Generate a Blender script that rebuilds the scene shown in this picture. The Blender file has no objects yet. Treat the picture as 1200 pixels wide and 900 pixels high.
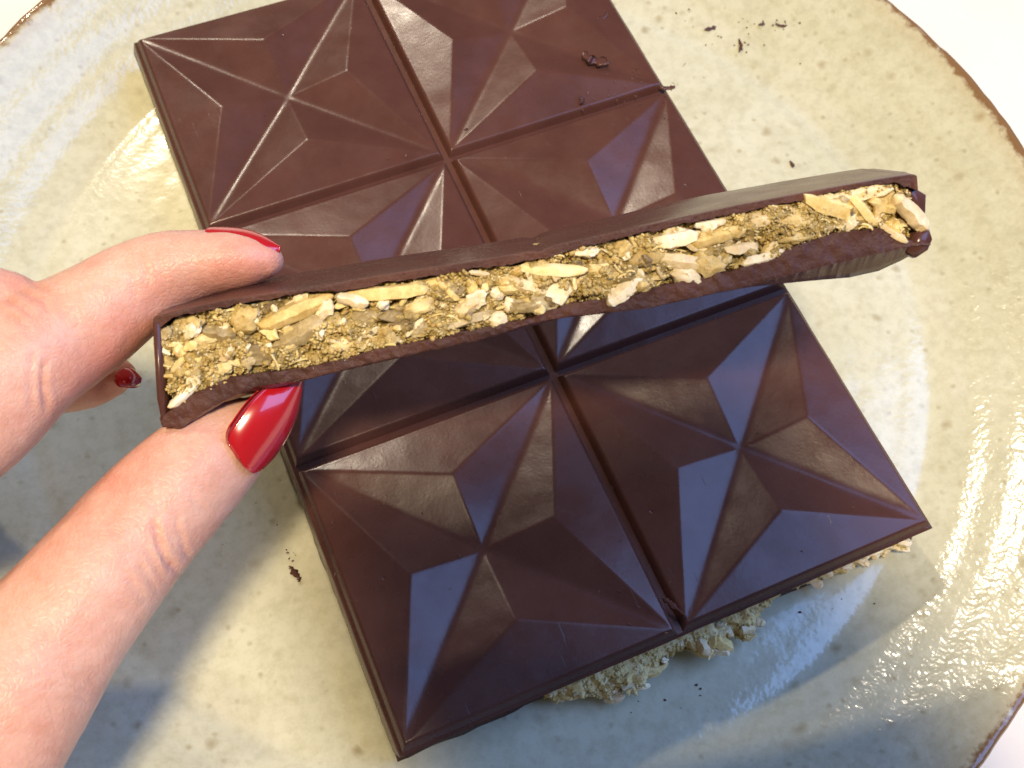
import bpy, math, random
import numpy as np
from mathutils import Vector, Matrix

random.seed(7); rng = np.random.default_rng(11)
S = 0.001                                    # all lengths below are millimetres
scene = bpy.context.scene
COL = scene.collection

# ------------------------------------------------------------------ camera
FPX = 1350.0                                 # focal length for a 1200 px wide picture
CAM = np.array([-3.3095, -185.0890, 207.8202])
RR = np.array([[0.9173041895547986, -0.3950638310439482, 0.04977542793431619],
               [0.33488354312905605, 0.8330483913900085, 0.4403219164926397],
               [-0.21542060339367552, -0.3872401670840722, 0.8964591550261194]])
cam_d = bpy.data.cameras.new("camera"); cam = bpy.data.objects.new("camera", cam_d); COL.objects.link(cam)
m = Matrix([[RR[j][i] for j in range(3)] for i in range(3)])
cam.matrix_world = Matrix.Translation(Vector(CAM * S)) @ m.to_4x4()
cam_d.sensor_width = 36.0; cam_d.lens = FPX / 1200 * 36
cam_d.clip_start = 0.01; cam_d.clip_end = 20
cam_d.dof.use_dof = True; cam_d.dof.focus_distance = 0.178; cam_d.dof.aperture_fstop = 45
scene.camera = cam

def W(px, py, dep):
    """a point at a given distance along the viewing axis"""
    return CAM + RR.T @ np.array([(px - 600) / FPX, (450 - py) / FPX, -1.0]) * dep
def Wz(px, py, z):
    d = RR.T @ np.array([(px - 600) / FPX, (450 - py) / FPX, -1.0])
    return CAM + d * (z - CAM[2]) / d[2]
def to_px(V):
    c = (np.asarray(V) - CAM) @ RR.T
    return np.stack([600 + FPX * c[:, 0] / -c[:, 2], 450 - FPX * c[:, 1] / -c[:, 2]], 1)
RIGHT, UP, BACK = RR[0], RR[1], RR[2]

# ------------------------------------------------------------------ light (indoors: a warm ceiling lamp, a cool window)
world = bpy.data.worlds.new("World"); scene.world = world; world.use_nodes = True
bg = world.node_tree.nodes["Background"]
bg.inputs[0].default_value = (1.0, 0.86, 0.70, 1); bg.inputs[1].default_value = 0.12
PC = np.array([45.8, -83.5])                 # middle of the plate
def area(name, pos, target, sx, sy, power, col):
    l = bpy.data.lights.new(name, 'AREA'); l.shape = 'RECTANGLE'; l.size = sx; l.size_y = sy; l.energy = power; l.color = col
    o = bpy.data.objects.new(name, l); COL.objects.link(o)
    o.location = Vector(np.array(pos, float) * S); d = o.location - Vector(np.array(target, float) * S)
    o.rotation_euler = d.to_track_quat('Z', 'Y').to_euler()
    return o
def around(az, el, dist):
    az, el = math.radians(az), math.radians(el)
    return np.array([PC[0], PC[1], 10]) + dist * np.array([math.cos(el) * math.cos(az), math.cos(el) * math.sin(az), math.sin(el)])
area("ceiling_lamp", around(-120, 72, 1200), (PC[0], PC[1], 10), 0.13, 0.13, 21.0, (1.0, 0.81, 0.55))
area("far_lamp", around(92, 43, 1200), (PC[0], PC[1], 10), 0.075, 0.05, 5.0, (1.0, 0.87, 0.68))
area("window_light", around(-14, 46, 1100), (PC[0], PC[1], 10), 0.80, 0.95, 13.0, (0.24, 0.44, 1.0))

vs = scene.view_settings
vs.view_transform = 'Standard'; vs.look = 'None'; vs.gamma = 1.0; vs.use_curve_mapping = False; vs.exposure = 0.0

# ------------------------------------------------------------------ helpers
def vnoise(P, seed=0):
    P = np.asarray(P, float); I = np.floor(P).astype(np.int64); F = P - I; F = F * F * (3 - 2 * F)
    def h(ix, iy, iz):
        n = (ix * 374761393 + iy * 668265263 + iz * 2147483647 + seed * 1274126177) & 0xFFFFFFFF
        n = ((n ^ (n >> 13)) * 1274126177) & 0xFFFFFFFF
        n = n ^ (n >> 16)
        return n.astype(float) / 0xFFFFFFFF * 2 - 1
    out = 0
    for dx in (0, 1):
        for dy in (0, 1):
            for dz in (0, 1):
                w = (F[:, 0] if dx else 1 - F[:, 0]) * (F[:, 1] if dy else 1 - F[:, 1]) * (F[:, 2] if dz else 1 - F[:, 2])
                out = out + w * h(I[:, 0] + dx, I[:, 1] + dy, I[:, 2] + dz)
    return out
def fbm(P, scale, octv=4, seed=0, gain=.5):
    s, a, f = 0, 1, 1.0 / scale
    for o in range(octv):
        s = s + a * vnoise(np.asarray(P) * f + 17.3 * o, seed + o); a *= gain; f *= 2.03
    return s

def wl(o):
    v = np.zeros(3)
    while o is not None:
        v += np.array(o.location) / S; o = o.parent
    return v
def tag(o, label=None, cat=None, group=None, kind=None):
    if label: o["label"] = label
    if cat: o["category"] = cat
    if group: o["group"] = group
    if kind: o["kind"] = kind
    return o
def empty(name, loc):
    o = bpy.data.objects.new(name, None); COL.objects.link(o); o.location = Vector(np.array(loc) * S); o.empty_display_size = .01
    return o
def mesh_data(name, V, F, mat, smooth=True):
    me = bpy.data.meshes.new(name)
    me.from_pydata((np.asarray(V) * S).tolist(), [], [list(map(int, f)) for f in F]); me.validate()
    if smooth: me.polygons.foreach_set("use_smooth", [True] * len(me.polygons))
    for mm in (mat if isinstance(mat, (list, tuple)) else [mat]): me.materials.append(mm)
    me.update(); return me
def obj(name, V, F, mat, parent=None, loc=None, smooth=True):
    """mesh given in world millimetres; origin at loc (default: the parent's origin or the mesh's base)"""
    V = np.asarray(V, float)
    base = wl(parent) if parent is not None else np.zeros(3)
    org = np.array(loc, float) if loc is not None else (base if parent is not None else np.array([V[:, 0].mean(), V[:, 1].mean(), V[:, 2].min()]))
    o = bpy.data.objects.new(name, mesh_data(name, V - org, F, mat, smooth)); COL.objects.link(o)
    o.parent = parent; o.location = Vector((org - base) * S)
    return o
def place(name, me, mat3, pos, parent):
    o = bpy.data.objects.new(name, me); COL.objects.link(o); o.parent = parent
    M = Matrix([[mat3[r][c] for c in range(3)] for r in range(3)]).to_4x4()
    M.translation = Vector((np.array(pos) - (wl(parent) if parent is not None else 0)) * S)
    o.matrix_basis = M
    return o
def bevel(o, w, seg=2, ang=30):
    b = o.modifiers.new("bevel", 'BEVEL'); b.width = w * S; b.segments = seg; b.limit_method = 'ANGLE'; b.angle_limit = math.radians(ang)
def grid_faces(n, mm, wrap=False):
    F = []
    for i in range(n - 1):
        for j in range(mm if wrap else mm - 1):
            k = (j + 1) % mm
            F.append((i * mm + j, i * mm + k, (i + 1) * mm + k, (i + 1) * mm + j))
    return F
def loft(rings, cap=True):
    """rings: (n, m, 3); closed loops"""
    R_ = np.asarray(rings); n, mm, _ = R_.shape
    F = grid_faces(n, mm, True)
    if cap: F += [tuple(range(mm))[::-1], tuple((n - 1) * mm + j for j in range(mm))]
    return R_.reshape(-1, 3), F
def interp(pts, x):
    p = np.array(pts, float); return np.interp(x, p[:, 0], p[:, 1])

# ------------------------------------------------------------------ materials
def mat(name):
    mt = bpy.data.materials.new(name); mt.use_nodes = True
    nt = mt.node_tree; return mt, nt, nt.nodes["Principled BSDF"]
def nd(nt, typ, **kw):
    n = nt.nodes.new(typ)
    for k, v in kw.items():
        if k in n.inputs: n.inputs[k].default_value = v
        else: setattr(n, k, v)
    return n
def ramp(nt, src, stops):
    r = nt.nodes.new("ShaderNodeValToRGB"); e = r.color_ramp.elements
    while len(e) < len(stops): e.new(.5)
    for i, (p, c) in enumerate(stops):
        e[i].position = p; e[i].color = (*c, 1) if len(c) == 3 else c
    nt.links.new(src, r.inputs[0]); return r.outputs[0]
def noise(nt, scale, detail=4, rough=.5, vec=None, dist=0):
    n = nd(nt, "ShaderNodeTexNoise"); n.inputs["Scale"].default_value = scale; n.inputs["Detail"].default_value = detail
    n.inputs["Roughness"].default_value = rough; n.inputs["Distortion"].default_value = dist
    if vec is not None: nt.links.new(vec, n.inputs["Vector"])
    return n.outputs["Fac"]
def bump(nt, h, strength, dist_mm, prev=None):
    b = nd(nt, "ShaderNodeBump"); b.inputs["Strength"].default_value = strength; b.inputs["Distance"].default_value = dist_mm * S
    nt.links.new(h, b.inputs["Height"])
    if prev is not None: nt.links.new(prev, b.inputs["Normal"])
    return b.outputs[0]
def mix(nt, fac, a, b):
    n = nt.nodes.new("ShaderNodeMix"); n.data_type = 'RGBA'
    for sock, val in ((n.inputs[0], fac), (n.inputs[6], a), (n.inputs[7], b)):
        if hasattr(val, "links"): nt.links.new(val, sock)
        else: sock.default_value = val if isinstance(val, float) else (*val, 1)
    return n.outputs[2]
def mathn(nt, op, a, b=None):
    n = nt.nodes.new("ShaderNodeMath"); n.operation = op
    for s_, v in ((n.inputs[0], a), (n.inputs[1], b)):
        if v is None: continue
        if hasattr(v, "links"): nt.links.new(v, s_)
        else: s_.default_value = v
    return n.outputs[0]
def geopos(nt): return nd(nt, "ShaderNodeNewGeometry").outputs["Position"]

def chocolate(name, rough=.3, base=((0.062, 0.0235, 0.0175), (0.086, 0.034, 0.025)), rb=.25):
    mt, nt, p = mat(name); g = geopos(nt)
    c = ramp(nt, noise(nt, 90, 5, .6, g), [(.3, base[0]), (.7, base[1])])
    # faint pale dust and bloom specks
    dust = ramp(nt, noise(nt, 2600, 2, .5, g), [(.70, (0, 0, 0)), (.76, (1, 1, 1))])
    dm = ramp(nt, noise(nt, 130, 3, .6, g), [(.52, (0, 0, 0)), (.66, (.35, .35, .35))])
    f = mathn(nt, 'MULTIPLY', dust, dm)
    nt.links.new(mix(nt, f, c, (.30, .19, .14)), p.inputs["Base Color"])
    rr = nt.nodes.new("ShaderNodeMapRange"); nt.links.new(noise(nt, 160, 5, .65, g), rr.inputs[0])
    rr.inputs[1].default_value = .25; rr.inputs[2].default_value = .75; rr.inputs[3].default_value = rough - .06; rr.inputs[4].default_value = rough + .1
    nt.links.new(rr.outputs[0], p.inputs["Roughness"])
    p.inputs["Specular IOR Level"].default_value = .36
    b = bump(nt, noise(nt, 70, 2, .5, g), .22, 1.0)
    b = bump(nt, noise(nt, 1500, 3, .6, g), rb, .06, b)
    # a few air-bubble pits and hairline scuffs
    v = nd(nt, "ShaderNodeTexVoronoi"); v.inputs["Scale"].default_value = 170; nt.links.new(g, v.inputs["Vector"])
    sc_ = nd(nt, "ShaderNodeSeparateColor"); nt.links.new(v.outputs["Color"], sc_.inputs[0])
    pitm = mathn(nt, 'MULTIPLY', ramp(nt, v.outputs["Distance"], [(.03, (1, 1, 1)), (.075, (0, 0, 0))]), ramp(nt, sc_.outputs[1], [(.80, (0, 0, 0)), (.84, (1, 1, 1))]))
    b = bump(nt, mathn(nt, 'SUBTRACT', 1.0, pitm), .8, .25, b)
    mp = nd(nt, "ShaderNodeMapping"); mp.inputs["Rotation"].default_value = (0, 0, .7); mp.inputs["Scale"].default_value = (2600, 60, 60); nt.links.new(g, mp.inputs["Vector"])
    scr = ramp(nt, noise(nt, 1.0, 2, .5, mp.outputs[0]), [(.70, (0, 0, 0)), (.74, (1, 1, 1))])
    scr = mathn(nt, 'MULTIPLY', scr, ramp(nt, noise(nt, 85, 2, .5, g), [(.58, (0, 0, 0)), (.66, (1, 1, 1))]))
    b = bump(nt, scr, .35, .1, b)
    nt.links.new(b, p.inputs["Normal"])
    return mt
M_CHOC = chocolate("chocolate_gloss", .25)
M_CUT = chocolate("chocolate_cut", .48, ((0.040, 0.013, 0.012), (0.105, 0.038, 0.024)), 1.0)
nt = M_CUT.node_tree; p = nt.nodes["Principled BSDF"]; g = geopos(nt)
b = bump(nt, noise(nt, 420, 6, .7, g), .9, .5); b = bump(nt, noise(nt, 2400, 3, .7, g), .8, .12, b); nt.links.new(b, p.inputs["Normal"])

def crumbmat(name, c0, c1, c2, rough=.55, sss=.25, fine=1.0):
    mt, nt, p = mat(name); g = geopos(nt)
    oi = nd(nt, "ShaderNodeObjectInfo")
    n = mathn(nt, 'ADD', noise(nt, 420, 6, .75, g), mathn(nt, 'MULTIPLY', mathn(nt, 'SUBTRACT', oi.outputs["Random"], .5), .28))
    c = ramp(nt, n, [(.30, c0), (.52, c1), (.74, c2)])
    nt.links.new(c, p.inputs["Base Color"]); p.inputs["Roughness"].default_value = rough
    p.inputs["Subsurface Weight"].default_value = sss; p.inputs["Subsurface Radius"].default_value = (1, .6, .3); p.inputs["Subsurface Scale"].default_value = .0008
    b = bump(nt, noise(nt, 900, 6, .75, g), .9 * fine, .35)
    b = bump(nt, noise(nt, 3600, 3, .7, g), .6 * fine, .1, b)
    nt.links.new(b, p.inputs["Normal"]); return mt
M_PASTE = crumbmat("filling_paste", (.09, .06, .02), (.52, .385, .14), (.76, .61, .30), .22, .2)
M_CRUMB = crumbmat("filling_crumb", (.46, .32, .10), (.74, .56, .23), (.88, .74, .43), .45)
M_GOLD = crumbmat("toasted_sliver", (.52, .36, .11), (.79, .60, .25), (.90, .76, .46), .42, .3, .5)
M_NUT = crumbmat("pale_nut", (.60, .45, .22), (.80, .66, .41), (.90, .81, .62), .38, .3, .4)
M_GREY = crumbmat("olive_sliver", (.15, .10, .04), (.36, .27, .12), (.58, .47, .26), .34, .25, .6)

# plate glaze
def plate_mat():
    mt, nt, p = mat("reactive_glaze"); g = geopos(nt)
    sep = nd(nt, "ShaderNodeSeparateXYZ"); nt.links.new(g, sep.inputs[0])
    dx = mathn(nt, 'SUBTRACT', sep.outputs[0], PC[0] * S); dy = mathn(nt, 'SUBTRACT', sep.outputs[1], PC[1] * S)
    rad = mathn(nt, 'SQRT', mathn(nt, 'ADD', mathn(nt, 'MULTIPLY', dx, dx), mathn(nt, 'MULTIPLY', dy, dy)))
    c = ramp(nt, noise(nt, 28, 5, .6, g, .6), [(.3, (.465, .455, .315)), (.5, (.51, .50, .36)), (.72, (.555, .55, .42))])
    fine = ramp(nt, noise(nt, 420, 4, .7, g), [(.33, (.66, .63, .55)), (.58, (1, 1, 1))])
    mm = nt.nodes.new("ShaderNodeMix"); mm.data_type = 'RGBA'; mm.blend_type = 'MULTIPLY'; mm.inputs[0].default_value = .40
    nt.links.new(c, mm.inputs[6]); nt.links.new(fine, mm.inputs[7]); c = mm.outputs[2]
    # scattered iron specks of several sizes
    for sc, th, wgt, col in ((190, .13, .75, (.26, .21, .11)), (420, .15, .7, (.30, .26, .15)), (105, .085, .75, (.28, .22, .11))):
        v = nd(nt, "ShaderNodeTexVoronoi"); v.inputs["Scale"].default_value = sc
        wob = nd(nt, "ShaderNodeVectorMath", operation='ADD')
        nn = nd(nt, "ShaderNodeTexNoise"); nn.inputs["Scale"].default_value = sc * 2.5
        nt.links.new(g, nn.inputs["Vector"])
        scl = nd(nt, "ShaderNodeVectorMath", operation='SCALE'); scl.inputs["Scale"].default_value = .25 / sc; nt.links.new(nn.outputs["Color"], scl.inputs[0])
        nt.links.new(g, wob.inputs[0]); nt.links.new(scl.outputs[0], wob.inputs[1]); nt.links.new(wob.outputs[0], v.inputs["Vector"])
        spot = ramp(nt, v.outputs["Distance"], [(th * .3, (1, 1, 1)), (th * 2.0, (0, 0, 0))])
        sepc = nd(nt, "ShaderNodeSeparateColor"); nt.links.new(v.outputs["Color"], sepc.inputs[0])
        keep = ramp(nt, sepc.outputs[0], [(.50, (0, 0, 0)), (.95, (wgt, wgt, wgt))])
        c = mix(nt, mathn(nt, 'MULTIPLY', spot, keep), c, col)
    # the glaze breaks brown along the rim, running in short streaks
    ang = mathn(nt, 'ARCTAN2', dy, dx)
    cv = nd(nt, "ShaderNodeCombineXYZ"); nt.links.new(mathn(nt, 'MULTIPLY', ang, 1.0), cv.inputs[0])
    nt.links.new(mathn(nt, 'MULTIPLY', rad, 12.0), cv.inputs[1])
    st = noise(nt, 34, 4, .7, cv.outputs[0])
    edge = mathn(nt, 'ADD', rad, mathn(nt, 'MULTIPLY', mathn(nt, 'SUBTRACT', st, .5), .0045))
    rr = nt.nodes.new("ShaderNodeMapRange"); nt.links.new(edge, rr.inputs[0]); rr.inputs[1].default_value = .1152; rr.inputs[2].default_value = .1162
    c = mix(nt, rr.outputs[0], c, (.10, .042, .022))
    r2 = nt.nodes.new("ShaderNodeMapRange"); nt.links.new(edge, r2.inputs[0]); r2.inputs[1].default_value = .1125; r2.inputs[2].default_value = .1160; r2.inputs[4].default_value = .3
    c = mix(nt, r2.outputs[0], c, (.38, .24, .09))
    nt.links.new(c, p.inputs["Base Color"])
    p.inputs["Roughness"].default_value = .16
    p.inputs["Coat Weight"].default_value = .2; p.inputs["Coat Roughness"].default_value = .05
    # orange-peel glaze: stronger on the slope
    h = noise(nt, 880, 1, .5, g); h2 = noise(nt, 190, 3, .55, g)
    slope = nt.nodes.new("ShaderNodeMapRange"); nt.links.new(rad, slope.inputs[0]); slope.inputs[1].default_value = .078; slope.inputs[2].default_value = .098; slope.inputs[3].default_value = .12; slope.inputs[4].default_value = 1.0
    b1 = nd(nt, "ShaderNodeBump"); b1.inputs["Distance"].default_value = .00034; nt.links.new(h, b1.inputs["Height"]); nt.links.new(mathn(nt, 'MULTIPLY', slope.outputs[0], .27), b1.inputs["Strength"])
    b2 = bump(nt, h2, .10, .8, b1.outputs[0])
    nt.links.new(b2, p.inputs["Normal"]); nt.links.new(b2, p.inputs["Coat Normal"])
    return mt
M_PLATE = plate_mat()

mt, nt, p = mat("table_paint"); M_TABLE = mt; g = geopos(nt)
nt.links.new(ramp(nt, noise(nt, 30, 4, .6, g), [(.3, (.66, .61, .53)), (.7, (.70, .66, .58))]), p.inputs["Base Color"]); p.inputs["Roughness"].default_value = .45
nt.links.new(bump(nt, noise(nt, 500, 3, .6, g), .15, .2), p.inputs["Normal"])

# ------------------------------------------------------------------ table and plate
N = 24
T = 1100.0
gx, gy = np.meshgrid(np.linspace(-T, T, N), np.linspace(-T, T, N), indexing='ij')
V = np.stack([gx.ravel() + PC[0], gy.ravel() + PC[1], np.zeros(N * N)], 1)
tb = obj("table", V, grid_faces(N, N), M_TABLE, loc=(PC[0], PC[1], 0)); tag(tb, kind="structure")

def floor_z(r):
    t = np.clip((np.asarray(r, float) - 89) / (116 - 89), 0, None)
    return 6.5 + 13.5 * t ** 1.3
prof = [(0, floor_z(0))] + [(r, float(floor_z(r))) for r in np.concatenate([np.linspace(6, 84, 30), np.linspace(86, 115.4, 28)])]
zr = prof[-1][1]
prof += [(116.2, zr + .25), (116.9, zr + .15), (117.3, zr - .35), (117.25, zr - 1.2), (116.2, zr - 2.4), (110, zr - 7.2), (100, 6.8), (88, 3.2), (72, 2.0), (70, .3), (66, .2), (65, 2.0), (0, 2.2)]
NS = 400; ang = np.linspace(0, 2 * np.pi, NS, endpoint=False)
rings = []
for k, (r, z) in enumerate(prof):
    r_ = np.full(NS, r) ; z_ = np.full(NS, z)
    if r > 60:
        q = np.stack([np.cos(ang) * 4, np.sin(ang) * 4, np.full(NS, 0.0)], 1)
        q2 = np.stack([np.cos(ang) * 40, np.sin(ang) * 40, np.full(NS, 3.0)], 1)
        wgt = np.clip((r - 70) / 45, 0, 1)
        r_ = r_ + wgt * (.8 * vnoise(q, 3) + (.22 * vnoise(q2, 5) if r > 112 else 0))
        z_ = z_ + wgt * (.45 * vnoise(q + 9, 4) + (.12 * vnoise(q2 + 3, 8) if r > 112 else 0))
    # shallow throwing rings
    z_ = z_ + (.10 * math.sin(r * .9) if 8 < r < 112 else 0) * (k < len(prof) - 13)
    rings.append(np.stack([PC[0] + r_ * np.cos(ang), PC[1] + r_ * np.sin(ang), z_], 1))
V, F = loft(rings, cap=False)
pl = obj("dinner_plate", V, F, M_PLATE, loc=(PC[0], PC[1], 0.2))
tag(pl, "round speckled sage-cream stoneware plate with a thin brown rim", "plate")

# ------------------------------------------------------------------ the phone that takes the picture; its shadow lies over the near half of the bar
mt, nt, p = mat("phone_black"); M_PHONE = mt
nt.links.new(ramp(nt, noise(nt, 60, 3, .5, geopos(nt)), [(.3, (.012, .012, .014)), (.7, (.018, .018, .02))]), p.inputs["Base Color"]); p.inputs["Roughness"].default_value = .3
ph_c = np.array([10., -240., 219.])
phone = empty("smartphone", ph_c); tag(phone, "black smartphone held level over the near side of the plate, out of frame", "phone")
def rbox(cx, cy, cz, hx, hy, hz, r):
    aa = np.linspace(0, 2 * np.pi, 48, endpoint=False)
    q = np.stack([np.sign(np.cos(aa)) * (hx - r) + np.cos(aa) * r, np.sign(np.sin(aa)) * (hy - r) + np.sin(aa) * r], 1)
    return loft([np.concatenate([q * (.985 if z in (-1, 1) else 1) + [cx, cy], np.full((48, 1), cz + z * hz)], 1) for z in (-1, -.7, .7, 1)])
V, F = rbox(*ph_c, 39, 77, 4, 10); obj("phone_case", V, F, M_PHONE, phone)
V, F = rbox(ph_c[0], ph_c[1], ph_c[2] + 4.2, 36.5, 74.5, .3, 8); obj("phone_screen", V, F, M_PHONE, phone)

# ------------------------------------------------------------------ chocolate bar on the plate
A = 50.0; B = 50.0 * 1.0457; TOP = 20.0; BOT = 8.0
bar = empty("chocolate_bar", (A, -1.5 * B, BOT))
tag(bar, "dark chocolate bar of six star-moulded squares lying on the plate", "chocolate")
GAP = 2.1
def square_mesh():
    n = 250; sx, sy = A - GAP, B - GAP
    u = np.linspace(-.5, .5, n); X, Y = np.meshgrid(u, u, indexing='ij')
    ax, ay = np.maximum(abs(X), abs(Y)), np.minimum(abs(X), abs(Y))
    d = .275; hp, hc = 2.15, -.75
    # triangles centre-peak-corner and peak-side-corner
    t1 = ay / .5
    # centre (0,0), peak (d,0), corner (.5,.5): solve p = a*peak + b*corner
    b_ = ay / .5; a_ = (ax - b_ * .5) / d
    z_in = a_ * hp + (1 - a_ - b_) * hc
    # peak, mid-side, corner: plane through peak and the two corners -> depends only on ax
    z_out = hp * (.5 - ax) / (.5 - d)
    Z = np.where(a_ + b_ <= 1, z_in, z_out)
    def blur(Z, s):
        k = np.exp(-.5 * (np.arange(-8, 9) / s) ** 2); k /= k.sum()
        Zp = np.pad(Z, 8, mode='edge')
        Zp = sum(k[i] * Zp[i:i + n, :] for i in range(17)); Zp = sum(k[i] * Zp[:, i:i + n] for i in range(17))
        return Zp
    Zs, Zb = blur(Z, 1.1), blur(Z, 3.4)
    Z = np.maximum(Zs, Zb)                    # crisp ridges, softer valleys
    e = np.minimum(np.minimum(X + .5, .5 - X) * sx, np.minimum(Y + .5, .5 - Y) * sy)
    Z = Z - .45 * np.clip(1 - e / .55, 0, 1) ** 2
    P = np.stack([X.ravel() * sx, Y.ravel() * sy, Z.ravel()], 1)
    P[:, 2] += .035 * fbm(P * [1, 1, 0], 9, 3, 21)
    F = grid_faces(n, n)
    V = P.tolist()
    # skirt
    idx = [i * n for i in range(n)] + [(n - 1) * n + j for j in range(1, n)] + [i * n + n - 1 for i in range(n - 2, -1, -1)] + [j for j in range(n - 2, 0, -1)]
    base = len(V)
    for i in idx:
        x, y, z = P[i]; V.append([x * (1 + 0.55 / sx * 2), y * (1 + 0.55 / sy * 2), -1.7])
    L = len(idx)
    for q in range(L):
        F.append((idx[q], idx[(q + 1) % L], base + (q + 1) % L, base + q))
    me = mesh_data("square", V, F, M_CHOC); me.set_sharp_from_angle(angle=math.radians(35)); return me
SQ = square_mesh()
EYE = np.eye(3)
for r in range(3):
    for c in range(2):
        s_ = [(1, 1), (-1, 1), (1, -1), (-1, -1)][(r * 2 + c) % 4]
        tilt = [.004, -.003, .002, -.004, .005, -.002][r * 2 + c]
        M3 = np.array([[1, 0, 0], [0, 1, 0], [-tilt, tilt * .6, 1]]).T
        place("square", SQ, np.array([[1, 0, 0], [0, 1, tilt], [-tilt, 0, 1.]]), ((c + .5) * A, -(r + .5) * B, TOP), bar)
# body below the squares
def rect_ring(off, z, n=110, cutback=0., nz=0., seed=0, jit=0.):
    x0, x1, y0, y1 = -off, 2 * A + off, -3 * B - off + cutback, off
    pts = []
    for (ax_, ay_), (bx_, by_) in (((x0, y1), (x0, y0)), ((x0, y0), (x1, y0)), ((x1, y0), (x1, y1)), ((x1, y1), (x0, y1))):
        t = np.linspace(0, 1, n, endpoint=False)
        pts.append(np.stack([ax_ + (bx_ - ax_) * t, ay_ + (by_ - ay_) * t, np.full(n, z)], 1))
    P = np.concatenate(pts)
    if jit:
        nx = fbm(P * [1, 1, 3], 6, 4, seed) * jit
        d = P[:, :2] - np.array([A, -1.5 * B]); d /= np.array([A, 1.5 * B])
        on_x = abs(d[:, 0]) > abs(d[:, 1])
        P[:, 0] += np.where(on_x, np.sign(d[:, 0]) * nx, 0); P[:, 1] += np.where(~on_x, np.sign(d[:, 1]) * nx, 0)
        P[:, 2] += fbm(P + 40, 5, 3, seed + 5) * nz
    return P
rings = [rect_ring(-3, 18.35), rect_ring(-.6, 18.35), rect_ring(.02, 18.1, jit=.05), rect_ring(.25, 17.3, jit=.06, cutback=.5, seed=2), rect_ring(.75, 14.2, jit=.09, cutback=2.6, seed=3), rect_ring(.70, 13.9, jit=.1, cutback=2.8),
         rect_ring(.30, 13.6, jit=.15, cutback=3.2, seed=4), rect_ring(.45, 12, jit=.2, cutback=3.4, seed=5), rect_ring(.65, 10, jit=.3, nz=.3, cutback=2.4, seed=6), rect_ring(.5, 8.6, jit=.35, nz=.25, cutback=1.4, seed=7), rect_ring(-.2, 8.05, jit=.3, cutback=1.6, seed=8), rect_ring(-3, 8.0, cutback=2)]
V, F = loft(rings, cap=True)
obj("body", V, F, M_CHOC, bar)

# ------------------------------------------------------------------ pieces of filling
def lump(n=1, seed=0, amp=.3):
    import bmesh
    bm = bmesh.new(); bmesh.ops.create_icosphere(bm, subdivisions=n, radius=1.0)
    V = np.array([v.co[:] for v in bm.verts]); F = [[v.index for v in f.verts] for f in bm.faces]; bm.free()
    V = V * (1 + amp * fbm(V, .9, 2, seed))[:, None]
    return V, F
def sharp(me, ang=38):
    me.set_sharp_from_angle(angle=math.radians(ang)); return me
def sliver(seed):
    """a slivered nut: long, broken ends, flat cut faces"""
    r = np.random.default_rng(seed); n = 11; mm = 10; rings = []
    bend = r.uniform(-.3, .3); sh = r.uniform(-.3, .3, 2); aa = np.sort(r.uniform(0, 2 * np.pi, 5))
    aa = np.linspace(0, 2 * np.pi, 5, endpoint=False) + r.uniform(-.35, .35, 5); corner = np.stack([np.cos(aa), np.sin(aa)], 1) * r.uniform(.8, 1.15, 5)[:, None]
    prof_ = []
    for a_ in range(5):
        prof_ += [corner[a_] * .94 + corner[a_ - 1] * .06, corner[a_] * .55 + corner[(a_ + 1) % 5] * .45]
    prof_ = np.array(prof_)
    for i in range(n):
        t = i / (n - 1) * 2 - 1
        w = 1 - r.uniform(.2, .5) * abs(t) ** 2.5 - (.35 if i in (0, n - 1) else 0)
        y = prof_[:, 0] * w; z = prof_[:, 1] * w * (1 - .2 * t)
        rings.append(np.stack([t + (sh[0] * y + sh[1] * z) * abs(t), y + bend * (t * t - .4), z], 1))
    V, F = loft(rings); V = V + .13 * np.stack([fbm(V * [3, 1, 1], .55, 3, seed + q) for q in range(3)], 1) * np.array([.25, 1, 1])
    return V, F
def slice_(seed):
    """a thin broken flake of nut"""
    r = np.random.default_rng(seed); k = 14; aa = np.arange(k) / k * 2 * np.pi
    rad = 1 + .30 * r.standard_normal(k).clip(-1.2, 1.2)
    ring = lambda s_, z: np.stack([np.cos(aa) * rad * s_, np.sin(aa) * rad * s_, np.full(k, z) + .35 * (np.cos(aa) * rad) ** 2 + r.uniform(-.25, .25, k)], 1)
    return loft([ring(.45, -1), ring(.9, -.9), ring(1, -.2), ring(.98, .5), ring(.85, 1), ring(.4, .9)])
def chunk(seed):
    """a ragged baked crumb"""
    V, F = lump(3, seed, .42)
    nrm = V / np.linalg.norm(V, axis=1)[:, None]
    return V + nrm * (.24 * fbm(V, .38, 3, seed + 40, .65))[:, None], F
KINDS = {}
for nm, mt_ in (("gold", M_GOLD), ("nut", M_NUT), ("grey", M_GREY), ("crumb", M_CRUMB), ("paste", M_PASTE)):
    KINDS[nm] = dict(sliver=[sharp(mesh_data("nut_sliver", *sliver(31 + i * 7), mt_)) for i in range(6)],
                     flake=[sharp(mesh_data("nut_flake", *slice_(51 + i * 5), mt_)) for i in range(5)],
                     lump=[sharp(mesh_data("crumb", *chunk(71 + i), mt_), 50) for i in range(6)])
def rotm(ax, an):
    return np.array(Matrix.Rotation(an, 3, Vector(ax)))

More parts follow.
